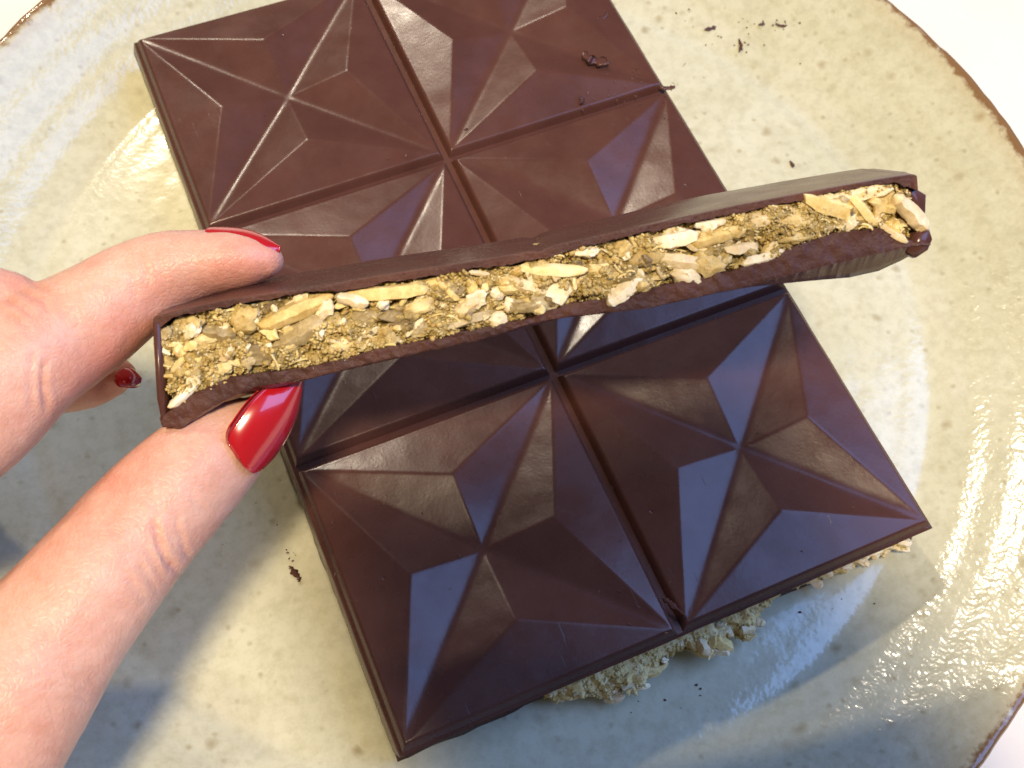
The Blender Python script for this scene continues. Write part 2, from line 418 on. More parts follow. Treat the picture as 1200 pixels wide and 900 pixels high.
# ------------------------------------------------------------------ the strip held in the hand
TAU = math.radians(13.0)
e2 = np.array([872., 165.]); e2 /= np.linalg.norm(e2)
EX = e2[0] * RIGHT + e2[1] * UP; U0 = -e2[1] * RIGHT + e2[0] * UP
EY = math.cos(TAU) * U0 + math.sin(TAU) * BACK; EZ = math.cos(TAU) * BACK - math.sin(TAU) * U0
SO = W(620, 340, 150.0); WID = 19.0
def SP(px, py):
    d = RR.T @ np.array([(px - 600) / FPX, (450 - py) / FPX, -1.0])
    s_ = ((SO - CAM) @ EZ) / (d @ EZ); q = CAM + d * s_ - SO
    return q @ EX, q @ EY
def SL(pts): return np.array([SP(*q) for q in pts])
def SW(u, v, w):
    u, v, w = np.broadcast_arrays(np.asarray(u, float), np.asarray(v, float), np.asarray(w, float))
    return SO + u[..., None] * EX + v[..., None] * EY + w[..., None] * EZ
top_l = SL([(178, 371), (260, 352), (360, 337), (460, 320), (560, 305), (624, 294), (642, 290), (655, 286), (760, 263), (860, 241), (960, 222), (1046, 207), (1074, 203)])
fil_t = SL([(183, 385), (205, 372), (227, 367), (270, 358), (320, 350), (360, 343), (407, 341), (460, 330), (522, 320), (560, 314), (593, 310), (639, 302), (678, 291), (724, 280), (792, 265), (865, 249), (913, 239), (945, 233), (978, 224), (1021, 217), (1050, 214), (1078, 222)])
fil_b = SL([(188, 489), (227, 460), (270, 443), (303, 437), (347, 433), (393, 423), (443, 408), (510, 396), (565, 384), (616, 374), (661, 358), (695, 352), (729, 351), (763, 340), (808, 329), (873, 313), (905, 304), (927, 289), (978, 272), (1029, 266), (1072, 284), (1088, 284)])
out_b = SL([(190, 501), (212, 502), (240, 481), (260, 471), (300, 453), (360, 444), (427, 427), (493, 412), (565, 398), (622, 379), (661, 372), (763, 361), (820, 347), (865, 338), (939, 318), (1007, 301), (1063, 290), (1090, 287)])
flake = SL([(190, 503), (212, 504), (260, 474), (360, 447), (565, 400), (661, 374), (763, 363), (840, 346), (880, 338), (939, 334), (1007, 330), (1043, 322), (1066, 309), (1090, 290)])
fu = lambda pl_, u: np.interp(u, pl_[:, 0], pl_[:, 1])
strip = empty("chocolate_strip", SO - EY * 6)
tag(strip, "cut strip of filled chocolate held between finger and thumb above the bar", "chocolate")
# upper chocolate layer with its moulded face
u = np.linspace(top_l[0, 0], top_l[-1, 0], 700)
vt, vf = fu(top_l, u), fu(fil_t, u)
P0 = np.stack([u, u * 0, u * 0], 1)
n1, n2, n3 = fbm(P0, 3.0, 5, 61, .6), fbm(P0 + 50, .7, 3, 62), fbm(P0 + 90, 9, 3, 63)
vf = np.minimum(vf + .18 * n2 + .15 * n1, vt - .40)
uc = SP(634, 296)[0]
groove = np.exp(-((u - uc) / .8) ** 2)
endround = np.clip((u - u[0]) / .8, 0, 1) ** .5 * np.clip((u[-1] - u) / .8, 0, 1) ** .5
rel = .5 * np.clip(1 - abs(((u - uc) % 48) - 24) / 24, 0, 1)
vt2 = vt - .3 * (1 - endround) - .35 * groove
rings = np.stack([SW(u, vf, -.55 + .15 * n2), SW(u, vf, .02 + .1 * n1), SW(u, (vt2 * .45 + vf * .55), .08 + .10 * n1), SW(u, vt2 - .16, .10 + .04 * n1), SW(u, vt2 - .03, .02 + .04 * n1), SW(u, vt2, -.16 + .04 * n1),
                  SW(u, vt2 + .05, -1.6), SW(u, vt2 + rel, -WID * .55), SW(u, vt2 + rel * .4, -WID + .5), SW(u, vt2 - .5, -WID), SW(u, vf, -WID), SW(u, vf, -WID * .5)], 1)
V, F = loft(rings)
o = obj("top_layer", V, F, [M_CHOC, M_CUT], strip)
def cutmat(o, test):
    """second material on the faces that pass the test (centre in strip coordinates)"""
    C_ = np.array([p_.center[:] for p_ in o.data.polygons]) / S + wl(o) - SO
    for p_, c_ in zip(o.data.polygons, C_):
        if test(c_ @ EX, c_ @ EY, c_ @ EZ): p_.material_index = 1
cutmat(o, lambda a_, b_, c_: c_ > -.05); o.data.set_sharp_from_angle(angle=math.radians(28))
# lower layer: thicker, uneven, with a torn lip at the far right
u = np.linspace(out_b[0, 0], out_b[-1, 0], 700)
P0 = np.stack([u, u * 0, u * 0], 1); n1, n2, n3 = fbm(P0, 3.0, 5, 71, .6), fbm(P0 + 50, .7, 3, 72), fbm(P0 + 90, 7, 3, 73)
vb, vo, vk = fu(fil_b, u) + .18 * n2 + .12 * n1, fu(out_b, u) + .07 * n2 + .10 * n1, fu(flake, u) + .10 * n3
vo = np.minimum(vo, vb - .3); vk = np.minimum(vk, vo - .05)
deep = np.clip((vo - vk) / 3, 0, 1)
rows = [SW(u, vb, -WID * .5), SW(u, vb, -.7 + .2 * n2)]
for t in np.linspace(0, 1, 9):                       # the broken face, rough in both directions
    v_ = vb + (vo - vb) * t
    q_ = np.stack([u, v_ * 1.3, u * 0 + 5], 1)
    rows.append(SW(u, v_ + .05 * fbm(q_ + 70, .9, 2, 75), .06 + .20 * fbm(q_, 1.8, 4, 74, .6) - .10 * (t > .95)))
for t in (.33, .66, 1.0):                            # smooth torn underside
    v_ = vo + (vk - vo) * t
    rows.append(SW(u, v_, -.25 - (.6 + 3.2 * deep) * t + .12 * n3))
rows += [SW(u, vk - .15 + .1 * n3, -WID * .45), SW(u, vk + .1, -WID + .8), SW(u, vk + .8, -WID), SW(u, vb, -WID)]
V, F = loft(np.stack(rows, 1))
o = obj("bottom_layer", V, F, [M_CHOC, M_CUT], strip)
cutmat(o, lambda a_, b_, c_: c_ > -.3); o.data.set_sharp_from_angle(angle=math.radians(45))
# left wall
poly = SL([(178, 372), (186, 374), (189, 395), (190, 440), (194, 490), (190, 500), (184, 470), (181, 420)])
def prism(poly, w0, w1, steps=6, jit=.08, seed=1):
    rings = []
    for i in range(steps + 1):
        w = w0 + (w1 - w0) * i / steps; s_ = .9 if i in (0, steps) else 1
        c_ = poly.mean(0); q = c_ + (poly - c_) * s_
        P_ = SW(q[:, 0], q[:, 1], w); rings.append(P_ + jit * fbm(P_, 1.5, 2, seed)[:, None] * EX)
    return loft(rings)
V, F = prism(poly, .1, -WID); obj("side_wall", V, F, M_CHOC, strip)
poly = SL([(1046, 212), (1062, 204), (1074, 203), (1078, 221), (1091, 229), (1090, 252), (1084, 262), (1078, 250), (1066, 232)])
V, F = prism(poly, -1.2, -WID); obj("side_wall", V, F, M_CHOC, strip)
poly = SL([(1078, 268), (1090, 266), (1095, 280), (1089, 294), (1074, 304), (1064, 296), (1068, 282)])
V, F = prism(poly, -.2, -7, seed=5); obj("side_wall", V, F, M_CHOC, strip)
# filling core: rough crumbly face
nu, nv = 420, 56
uu = np.linspace(SP(188, 430)[0], SP(1070, 260)[0], nu)
lo, hi = fu(fil_b, uu), fu(fil_t, uu)
tt = np.linspace(-.02, .975, nv)
UU = np.repeat(uu[:, None], nv, 1); VV = lo[:, None] + (hi - lo)[:, None] * tt[None]
Q = np.stack([UU.ravel(), VV.ravel(), np.zeros(nu * nv)], 1)
hN = fbm(Q * [.75, 1.2, 1], 3.2, 3, 81); hF = fbm(Q, .8, 4, 85, .6); pit = np.clip(fbm(Q * [.7, 1, 1], 2.2, 2, 88) - .45, 0, 1)
wN = -1.15 + 1.15 * hN + .6 * hF - 3.8 * pit
wN = np.clip(wN, -4.5, .45)
Pf = SW(Q[:, 0], Q[:, 1], wN)
Pf = Pf + (.25 * fbm(Q + 200, 1.2, 3, 90))[:, None] * EX + (.25 * fbm(Q + 300, 1.2, 3, 91))[:, None] * EY
F = grid_faces(nu, nv)
Vb = np.array([SW(uu[0], lo[0], -WID + .4), SW(uu[0], hi[0], -WID + .4), SW(uu[-1], lo[-1], -WID + .4), SW(uu[-1], hi[-1], -WID + .4)])
k0 = len(Pf)
F += [tuple([k0, k0 + 1] + list(range(nv - 1, -1, -1)))[:], tuple([k0 + 3, k0 + 2] + [(nu - 1) * nv + j for j in range(nv)]), (k0, k0 + 2, k0 + 3, k0 + 1),
      tuple([k0 + 1, k0 + 3] + [i * nv + nv - 1 for i in range(nu - 1, -1, -1)]), tuple([k0 + 2, k0] + [i * nv for i in range(nu)])]
fill = obj("filling", np.concatenate([Pf, Vb]), F, M_PASTE, strip)
fill["label"] = "golden crumbly nut filling between two dark chocolate layers"
# big pieces read off the cut face: centre px, length px, breadth px, angle deg (up to the right), kind, shape, how far it stands out
big = [(455, 344, 92, 24, 6, 'gold', 'sliver', .3), (345, 366, 92, 25, 24, 'gold', 'sliver', .2), (285, 373, 34, 28, 30, 'crumb', 'lump', .2), (412, 352, 40, 20, -14, 'nut', 'sliver', .4), (380, 363, 24, 22, 60, 'nut', 'lump', .1),
       (648, 317, 78, 19, -3, 'gold', 'sliver', .5), (560, 352, 26, 20, 20, 'nut', 'flake', .3), (545, 362, 44, 20, 40, 'nut', 'sliver', .1), (620, 338, 52, 18, -18, 'nut', 'sliver', .2), (655, 345, 34, 26, 30, 'nut', 'flake', .1),
       (690, 296, 26, 14, 10, 'nut', 'lump', .2), (735, 338, 58, 24, 40, 'nut', 'sliver', .3), (790, 282, 56, 26, 12, 'nut', 'sliver', .3), (800, 308, 60, 20, -8, 'nut', 'sliver', .3), (805, 322, 34, 22, -25, 'nut', 'lump', .1),
       (840, 278, 62, 22, 16, 'gold', 'sliver', .4), (835, 262, 40, 16, 10, 'nut', 'sliver', .1), (890, 258, 44, 22, 12, 'nut', 'sliver', .2), (975, 243, 70, 28, -14, 'gold', 'sliver', .4), (1012, 228, 70, 20, 12, 'nut', 'sliver', .2),
       (1012, 246, 48, 16, -48, 'gold', 'sliver', .6), (1068, 250, 62, 27, -42, 'nut', 'sliver', .7), (1035, 240, 30, 26, 10, 'crumb', 'flake', .5), (895, 303, 52, 15, 14, 'nut', 'sliver', .6), (870, 292, 40, 18, 8, 'nut', 'sliver', .2),
       (215, 463, 46, 13, 42, 'nut', 'sliver', .7), (228, 446, 18, 14, 20, 'nut', 'flake', .6), (255, 392, 40, 26, -10, 'grey', 'sliver', .0), (350, 392, 66, 34, 24, 'grey', 'sliver', -.2), (300, 418, 40, 24, -20, 'grey', 'flake', .0),
       (430, 372, 36, 18, 10, 'grey', 'lump', -.2), (470, 378, 44, 22, -12, 'grey', 'flake', .1), (525, 342, 36, 20, 10, 'grey', 'lump', -.2), (550, 376, 70, 16, 14, 'grey', 'sliver', .2), (630, 358, 54, 22, 8, 'grey', 'lump', .0),
       (490, 362, 34, 22, 15, 'crumb', 'lump', .1), (595, 330, 20, 16, 0, 'crumb', 'lump', .5), (765, 300, 40, 20, 20, 'crumb', 'lump', .1), (710, 318, 32, 16, -12, 'grey', 'lump', -.1), (860, 272, 30, 20, 0, 'crumb', 'lump', .1),
       (930, 260, 44, 26, 10, 'crumb', 'lump', .1), (930, 278, 36, 18, 8, 'crumb', 'lump', .2), (830, 308, 36, 26, -10, 'crumb', 'lump', .4), (1000, 262, 60, 12, 8, 'grey', 'sliver', .2), (1045, 272, 44, 12, -32, 'nut', 'sliver', .5),
       (400, 408, 30, 14, 12, 'crumb', 'lump', .0), (450, 400, 26, 14, 14, 'crumb', 'lump', .1), (240, 400, 30, 18, 10, 'crumb', 'lump', -.1), (208, 410, 16, 22, 0, 'gold', 'lump', -.2), (262, 432, 26, 14, 14, 'crumb', 'lump', .0), (225, 425, 24, 10, 30, 'gold', 'sliver', .1), (246, 418, 20, 8, -20, 'nut', 'sliver', .2)]
def put(px, py, ln, br, an, kind, shape, out, parent, i, depth=None):
    uu_, vv_ = SP(px, py); a_ = math.radians(an) - math.atan2(e2[1], e2[0])
    k = 150. / FPX
    M3 = np.stack([math.cos(a_) * EX + math.sin(a_) * EY, -math.sin(a_) * EX + math.cos(a_) * EY, EZ], 1) @ rotm((0, 1, 0), random.uniform(-.22, .22)) @ rotm((1, 0, 0), random.uniform(-.5, .5))
    th = {'sliver': br * .42, 'flake': br * .22, 'lump': br * .4}[shape]
    sc = np.diag([ln / 2 * k, br / 2 * k, th * k])
    ms = KINDS[kind][shape]; me = ms[i % len(ms)]
    return place(me.name.split('.')[0], me, M3 @ sc, SW(uu_, vv_, out - .88), parent)
for i, q in enumerate(big): put(*q, fill, i)
# smaller fragments filling the face
cnt = 0
while cnt < 300:
    px, py = random.uniform(192, 1062), 0
    uu_ = SP(px, 430 - (px - 190) * .19)[0]
    l_, h_ = float(fu(fil_b, uu_)), float(fu(fil_t, uu_)); vv_ = random.uniform(l_ + .5, h_ - .5)
    pp = to_px(SW(uu_, vv_, 0)[None])[0]
    kind = random.choices(['gold', 'nut', 'grey', 'crumb', 'paste'], [6, 6, 3, 6, 3])[0]
    shape = 'lump' if kind in ('grey', 'paste') else random.choices(['sliver', 'flake', 'lump'], [5, 1, 5])[0]
    ln = random.uniform(9, 26) * (1.3 if shape == 'sliver' else .8); br = ln * (random.uniform(.3, .5) if shape == 'sliver' else random.uniform(.6, 1))
    put(pp[0], pp[1], ln, br, random.gauss(10, 35), kind, shape, random.uniform(-.4, .55), fill, cnt); cnt += 1
def crumb_mass(name, centres, sizes, mtl, parent, seed=0, protos=None, orient=None):
    """very many grains joined into one mesh"""
    r = np.random.default_rng(seed); protos = protos or [lump(1, 300 + i, .55) for i in range(6)]
    nv_, nf_ = len(protos[0][0]), len(protos[0][1]); fl_ = len(protos[0][1][0])
    PV = np.stack([np.asarray(q[0]) for q in protos]); PF = np.stack([np.asarray(q[1]) for q in protos])
    n = len(centres); which = r.integers(0, len(protos), n)
    Qm = np.linalg.qr(r.standard_normal((n, 3, 3)))[0] if orient is None else orient
    sc = np.asarray(sizes).reshape(n, -1) * r.uniform(.6, 1.2, (n, 3))
    V = np.einsum('nij,nvj->nvi', Qm, PV[which] * sc[:, None, :]) + np.asarray(centres)[:, None, :]
    F = PF[which] + (np.arange(n) * nv_)[:, None, None]
    me = bpy.data.meshes.new(name); org = wl(parent)
    me.vertices.add(n * nv_); me.vertices.foreach_set("co", ((V.reshape(-1, 3) - org) * S).ravel())
    me.loops.add(n * nf_ * fl_); me.loops.foreach_set("vertex_index", F.ravel().astype(np.int32))
    me.polygons.add(n * nf_); me.polygons.foreach_set("loop_start", np.arange(0, n * nf_ * fl_, fl_, dtype=np.int32)); me.polygons.foreach_set("loop_total", np.full(n * nf_, fl_, dtype=np.int32))
    me.update(calc_edges=True); me.validate(); me.polygons.foreach_set("use_smooth", [True] * len(me.polygons)); me.materials.append(mtl)
    o = bpy.data.objects.new(name, me); COL.objects.link(o); o.parent = parent; o["kind"] = "stuff"; return o
sel = rng.integers(0, nu * nv, 8500)
dens = fbm(Q[sel] * [.6, 1, 1], 4.0, 3, 99)
sel = sel[dens > -.15]
crumb_mass("fine_crumbs", Pf[sel] + EZ * rng.uniform(-.1, .7, (len(sel), 1)), rng.uniform(.07, .20, len(sel)) * rng.choice([1, 1, 1.6, 2.6], len(sel)), M_CRUMB, strip, 5)
# thin toasted shreds
def shred(seed):
    r = np.random.default_rng(seed); t = np.linspace(-1, 1, 7); b1, b2 = r.uniform(-.35, .35, 2); rings_ = []
    for ti in t:
        aa = np.arange(5) / 5 * 2 * np.pi
        rings_.append(np.stack([np.full(5, ti), b1 * ti * ti * 6 + np.cos(aa), b2 * ti ** 3 * 6 + np.sin(aa)], 1))
    v, f = loft(rings_, cap=False); return v, f
ns = 150; sel = rng.integers(0, nu * nv, ns); a_ = rng.normal(0, .6, ns); t_ = rng.normal(0, .25, ns)
d1 = (np.cos(a_) * np.cos(t_))[:, None] * EX + (np.sin(a_) * np.cos(t_))[:, None] * EY + np.sin(t_)[:, None] * EZ
d2 = np.cross(EZ, d1); d2 /= np.linalg.norm(d2, axis=1)[:, None]; d3 = np.cross(d1, d2)
crumb_mass("fine_shreds", Pf[sel] + EZ * rng.uniform(0, .4, (ns, 1)), np.stack([rng.uniform(.5, 1.4, ns), np.full(ns, .17), np.full(ns, .15)], 1), M_GOLD, strip, 7, [shred(400 + q) for q in range(8)], np.stack([d1, d2, d3], 2))
sel = rng.integers(0, nu * nv, 2200)
crumb_mass("fine_nut_grains", Pf[sel] + EZ * rng.uniform(0, .3, (len(sel), 1)), rng.uniform(.10, .28, len(sel)), M_NUT, strip, 6)

# ------------------------------------------------------------------ filling crumbling out below the bar's broken edge
bf = obj("filling", *loft([[(x, y, z) for x, y in ((6, -3 * B + 3), (94, -3 * B + 3), (94, -3 * B + 1.6), (6, -3 * B + 1.6))] for z in (8.6, 13.4)]), M_PASTE, bar)
bf["label"] = "nut filling crumbling out under the broken edge"
nxr, nyr = 420, 34
xr = np.linspace(26, 98, nxr)
def xz(px, py): return Wz(px, py, 10)[0]
env_ = np.interp(xr, [xz(610, 830), xz(650, 815), xz(700, 800), xz(745, 790), xz(772, 770), xz(800, 757), xz(830, 760), xz(870, 745), xz(905, 712), xz(930, 705), xz(990, 672), xz(1020, 660), xz(1060, 640), xz(1088, 630)],
                 [0, 1.6, 4.2, 4.6, 2.6, 2.2, 4.4, 4.6, 1.2, .2, 1.8, .6, 2.0, .3])
X_ = np.repeat(xr[:, None], nyr, 1); t_ = np.repeat(np.linspace(0, 1, nyr)[None], nxr, 0)
P0 = np.stack([X_.ravel(), t_.ravel() * 9, np.zeros(nxr * nyr)], 1)
bul = (np.sin(t_ * np.pi) ** .6).ravel() * np.repeat(env_, nyr) * (1 + .35 * fbm(P0, 3.5, 3, 501)) + (.42 * fbm(P0, 1.3, 4, 505, .62) - .9 * np.clip(fbm(P0, 2.4, 2, 508) - .35, 0, 1)) * np.clip(np.repeat(env_, nyr), 0.2, 1.4)
Pr = np.stack([P0[:, 0] + .3 * fbm(P0 + 30, 1.2, 3, 511), -3 * B + 2.4 - bul * 1.08, 14.0 - 7.0 * t_.ravel() + .3 * fbm(P0 + 60, 1.2, 3, 513)], 1)
o = obj("filling_lip", Pr, grid_faces(nxr, nyr), M_CRUMB, bf)
k = 0
for q in range(230):
    ii = random.randrange(nxr * nyr)
    tt_ = t_.ravel()[ii]
    if not .12 < tt_ < .75 or bul[ii] < .5: continue
    pale = Pr[ii][0] > xz(960, 690)
    kind = random.choices(['nut', 'grey', 'crumb', 'gold'], [5, 2, 5, 2] if not pale else [8, 0, 1, 0])[0]; shape = 'lump' if kind in ('grey', 'crumb') else random.choices(['sliver', 'flake', 'lump'], [5, 2, 3])[0]
    ln = random.uniform(1.6, 3.6) * (1.3 if shape == 'sliver' else .8); br = ln * random.uniform(.35, .7)
    M3 = rotm((0, 0, 1), random.gauss(0, .7)) @ rotm((0, 1, 0), random.uniform(-.5, .5)) @ rotm((1, 0, 0), random.uniform(-.8, .8))
    ms = KINDS[kind][shape]; me = ms[k % len(ms)]; k += 1
    place(me.name.split('.')[0], me, M3 @ np.diag([ln / 2, br / 2, br * (.25 if shape == 'flake' else .42)]), Pr[ii], bf)
sel = rng.integers(0, nxr * nyr, 2200); sel = sel[(bul[sel] > .4)]
crumb_mass("fine_crumbs", Pr[sel] - [0, .1, 0], rng.uniform(.10, .38, len(sel)), M_CRUMB, bar, 8)

# ------------------------------------------------------------------ chocolate shavings
def shaving(loc, ln, wd, an, curl, label, seed):
    r = np.random.default_rng(seed); n = 16; loc = np.array(loc, float)
    t = np.linspace(-1, 1, n); rings = []; off = np.cumsum(r.normal(0, .05, n)) * wd
    for i_, ti in enumerate(t):
        w = wd / 2 * max(.12, (1 - .75 * abs(ti) ** 2.5)) * (1 + .5 * r.uniform(-1, 1))
        x = ti * ln / 2 + r.normal(0, .02) * ln; y = curl * ln * ti * ti * .7 + off[i_]; z = .14 + .35 * abs(curl) * ln * ti * ti
        rings.append([(x, y - w, z), (x, y - w * .3, z + .12), (x, y + w * .5, z + .22), (x, y + w, z + .10 + .2 * w), (x, y + w * .1, z - .10)])
    V, F = loft(np.array(rings)); V = V @ rotm((0, 0, 1), math.radians(an)).T + loc
    o = obj("chocolate_shaving", V, F, M_CHOC); o["label"] = label; o["category"] = "chocolate shaving"; o["group"] = "chocolate shavings fallen around the bar"
    return o
def onplate(px, py):
    z = 6.5
    for _ in range(8):
        q = Wz(px, py, z); z = float(floor_z(np.hypot(q[0] - PC[0], q[1] - PC[1])))
    return Wz(px, py, z)
def onbar(px, py, dz=.9): return Wz(px, py, TOP + dz)
shaving(onplate(835, 34), 4.0, .9, -5, .05, "dark chocolate shaving on the plate, nearest the bar's upper right edge", 1)
shaving(onplate(868, 53), 4.2, 1.0, 60, .1, "upright chocolate shaving on the plate beside a tiny curl, right of the bar", 2)
shaving(onplate(894, 28), 2.2, .9, 30, .3, "small curled chocolate shaving near the top of the plate", 3)
shaving(onplate(917, 31), 3.6, .6, -28, .15, "rightmost thin chocolate shaving near the top of the plate", 4)
shaving(onplate(928, 193), 1.8, .9, 80, .2, "lone chocolate shaving on the plate just above the held strip", 5)
shaving(onplate(348, 672), 3.6, 1.1, 100, .12, "long dark chocolate smear on the plate left of the bar", 6)
shaving(onplate(271, 592), 2.0, .6, 85, .2, "small dark chocolate crumb on the plate beside the thumb", 7)
shaving(onbar(697, 69, 1.0), 6.2, 2.4, -50, .05, "large curled chocolate shard lying on the upper right square", 8)
shaving(onbar(707, 22, .6), 3.0, .9, 10, .3, "small chocolate curl near the top right edge of the bar", 9)
shaving(onbar(782, 104, .3), 3.4, 1.2, -20, .2, "chocolate crumb at the right end of the upper groove", 10)
shaving(onbar(683, 118, .8), 2.2, .9, 70, .4, "pale chocolate curl just below the large shard", 11)
shaving(onbar(789, 712, .2), 5.0, 1.0, -62, .02, "thin chocolate chip in the groove at the bar's bottom edge", 12)

# pale scrapings and chocolate dust
M_SCRAPE = crumbmat("chocolate_scrapings", (.10, .045, .03), (.22, .12, .085), (.42, .28, .21), .5, .1)
cen = []
for (x, y, sx_, sy_, n_) in ((740, 95, 30, 14, 26), (690, 185, 22, 8, 10), (700, 100, 30, 20, 14), (440, 625, 22, 10, 9), (500, 655, 8, 6, 4), (520, 815, 14, 8, 8), (740, 715, 30, 14, 7), (930, 590, 30, 18, 8), (785, 130, 10, 20, 8), (360, 278, 10, 4, 4), (760, 440, 30, 8, 5), (560, 690, 120, 60, 14), (860, 560, 100, 60, 12), (380, 140, 110, 70, 14)):
    for q in range(n_): cen.append(onbar(random.gauss(x, sx_), random.gauss(y, sy_), random.uniform(.35, .9)))
nn_ = len(cen); a_ = rng.uniform(0, 6.3, nn_); z0 = np.zeros(nn_); o1 = np.ones(nn_)
ori = np.stack([np.stack([np.cos(a_), np.sin(a_), z0], 1), np.stack([-np.sin(a_), np.cos(a_), z0], 1), np.stack([z0, z0, o1], 1)], 2)
crumb_mass("chocolate_dust", np.array(cen), np.stack([rng.uniform(.12, .65, nn_), rng.uniform(.06, .14, nn_), rng.uniform(.05, .10, nn_)], 1), M_SCRAPE, bar, 12, None, ori)
cen = []
for (x, y, sx_, sy_, n_) in ((868, 45, 26, 14, 22), (905, 30, 20, 8, 12), (800, 20, 20, 12, 6), (345, 650, 5, 16, 7), (275, 585, 4, 8, 4), (330, 590, 20, 20, 2), (720, 815, 60, 10, 16), (980, 690, 30, 20, 6)):
    for q in range(n_): cen.append(onplate(random.gauss(x, sx_), random.gauss(y, sy_)) + [0, 0, .1])
dust = crumb_mass("chocolate_dust", np.array(cen), rng.uniform(.08, .32, len(cen)), M_CHOC, pl, 13)

# ------------------------------------------------------------------ the hand
def skin_mat():
    mt, nt, p = mat("skin"); g = geopos(nt)
    at_ = nd(nt, "ShaderNodeAttribute", attribute_name="flush_and_crease_shade")
    c = ramp(nt, noise(nt, 120, 5, .6, g), [(.3, (.58, .34, .245)), (.7, (.70, .45, .345))])
    c = mix(nt, at_.outputs["Fac"], c, (.58, .19, .135))
    fine = ramp(nt, noise(nt, 600, 3, .6, g), [(.40, (.90, .84, .80)), (.6, (1, 1, 1))])
    mm = nt.nodes.new("ShaderNodeMix"); mm.data_type = 'RGBA'; mm.blend_type = 'MULTIPLY'; mm.inputs[0].default_value = .55
    nt.links.new(c, mm.inputs[6]); nt.links.new(fine, mm.inputs[7])
    nt.links.new(mm.outputs[2], p.inputs["Base Color"])
    p.inputs["Subsurface Weight"].default_value = .45; p.inputs["Subsurface Radius"].default_value = (1.0, .36, .2); p.inputs["Subsurface Scale"].default_value = .0022
    p.inputs["Roughness"].default_value = .42; p.inputs["Specular IOR Level"].default_value = .4
    # skin relief: fine cells and soft wrinkles
    v = nd(nt, "ShaderNodeTexVoronoi"); v.feature = 'DISTANCE_TO_EDGE'; v.inputs["Scale"].default_value = 1150
    wob = nd(nt, "ShaderNodeVectorMath", operation='ADD'); nn = nd(nt, "ShaderNodeTexNoise"); nn.inputs["Scale"].default_value = 800; nt.links.new(g, nn.inputs["Vector"])
    scl = nd(nt, "ShaderNodeVectorMath", operation='SCALE'); scl.inputs["Scale"].default_value = .0006; nt.links.new(nn.outputs["Color"], scl.inputs[0])
    nt.links.new(g, wob.inputs[0]); nt.links.new(scl.outputs[0], wob.inputs[1]); nt.links.new(wob.outputs[0], v.inputs["Vector"])
    hh = ramp(nt, v.outputs["Distance"], [(0, (0, 0, 0)), (.18, (1, 1, 1))])
    b = bump(nt, noise(nt, 330, 5, .62, g), .45, .3)
    b = bump(nt, hh, .5, .07, b)
    for rot_, sc_ in (((.2, .3, .9), (2200, 260, 700)), ((.5, -.2, -.5), (2000, 300, 600))):
        mp = nd(nt, "ShaderNodeMapping"); mp.inputs["Rotation"].default_value = rot_; mp.inputs["Scale"].default_value = sc_; nt.links.new(g, mp.inputs["Vector"])
        b = bump(nt, noise(nt, 1.0, 3, .6, mp.outputs[0], .4), .30, .10, b)
    nt.links.new(b, p.inputs["Normal"]); return mt
M_SKIN = skin_mat()
mt, nt, p = mat("red_nail_lacquer"); M_NAIL = mt
p.inputs["Base Color"].default_value = (.40, .006, .012, 1); p.inputs["Roughness"].default_value = .22
p.inputs["Coat Weight"].default_value = 1.0; p.inputs["Coat Roughness"].default_value = .04
nt.links.new(bump(nt, noise(nt, 220, 2, .5, geopos(nt)), .12, .3), p.inputs["Coat Normal"])

def catmull(P, n):
    P = np.asarray(P, float); Q_ = np.concatenate([2 * P[:1] - P[1:2], P, 2 * P[-1:] - P[-2:-1]])
    out = []
    for i in range(len(P) - 1):
        p0, p1, p2, p3 = Q_[i:i + 4]
        for t in np.linspace(0, 1, n, endpoint=False):
            out.append(.5 * (2 * p1 + (p2 - p0) * t + (2 * p0 - 5 * p1 + 4 * p2 - p3) * t * t + (3 * p1 - p0 - 3 * p2 + p3) * t ** 3))
    out.append(P[-1]); return np.array(out)
def finger(path, n=7, mm=28):
    """path rows: px, py, depth, radius across the picture, radius along the view"""
    C_ = np.array([list(W(*q[:3])) + [q[3], q[4] if len(q) > 4 else q[3]] for q in path])
    C_ = catmull(C_, n); X = C_[:, :3]
    tan = np.gradient(X, axis=0); tan /= np.linalg.norm(tan, axis=1)[:, None]
    aa = np.arange(mm) / mm * 2 * np.pi; rings = []
    def ring(x, t, r1, r2, s_=1.):
        side = np.cross(t, BACK); side /= np.linalg.norm(side); dep = np.cross(side, t)
        return x + s_ * (np.cos(aa)[:, None] * side * r1 + np.sin(aa)[:, None] * dep * r2)
    for (sgn, idx) in ((1, 0),):
        for a_ in np.linspace(math.pi / 2 * .92, 0, 6, endpoint=False):
            rings.append(ring(X[0] - tan[0] * math.sin(a_) * C_[0, 3] * .9, tan[0], C_[0, 3], C_[0, 4], math.cos(a_)))
    for i in range(len(X)): rings.append(ring(X[i], tan[i], C_[i, 3], C_[i, 4]))
    for a_ in np.linspace(.15, math.pi / 2 * .92, 6):
        rings.append(ring(X[-1] + tan[-1] * math.sin(a_) * C_[-1, 3], tan[-1], C_[-1, 3], C_[-1, 4], math.cos(a_)))
    return loft(rings)
index = [(314, 305, 159, 2.5, 3.6), (300, 304.5, 159, 3.4, 4.9), (275, 305, 159.3, 4.15, 6.0), (235, 310, 159.5, 4.8, 6.7), (198, 319, 159, 5.7, 7.2), (160, 338, 158, 6.4, 7.3), (115, 368, 156, 7.2, 7.6), (70, 396, 154, 7.8, 8.0), (25, 424, 151, 8.4, 8.6),
         (-40, 482, 148, 9.2, 9.4), (-140, 545, 146, 9.8, 10), (-300, 630, 150, 11.5, 11.5), (-420, 720, 156, 13, 13)]
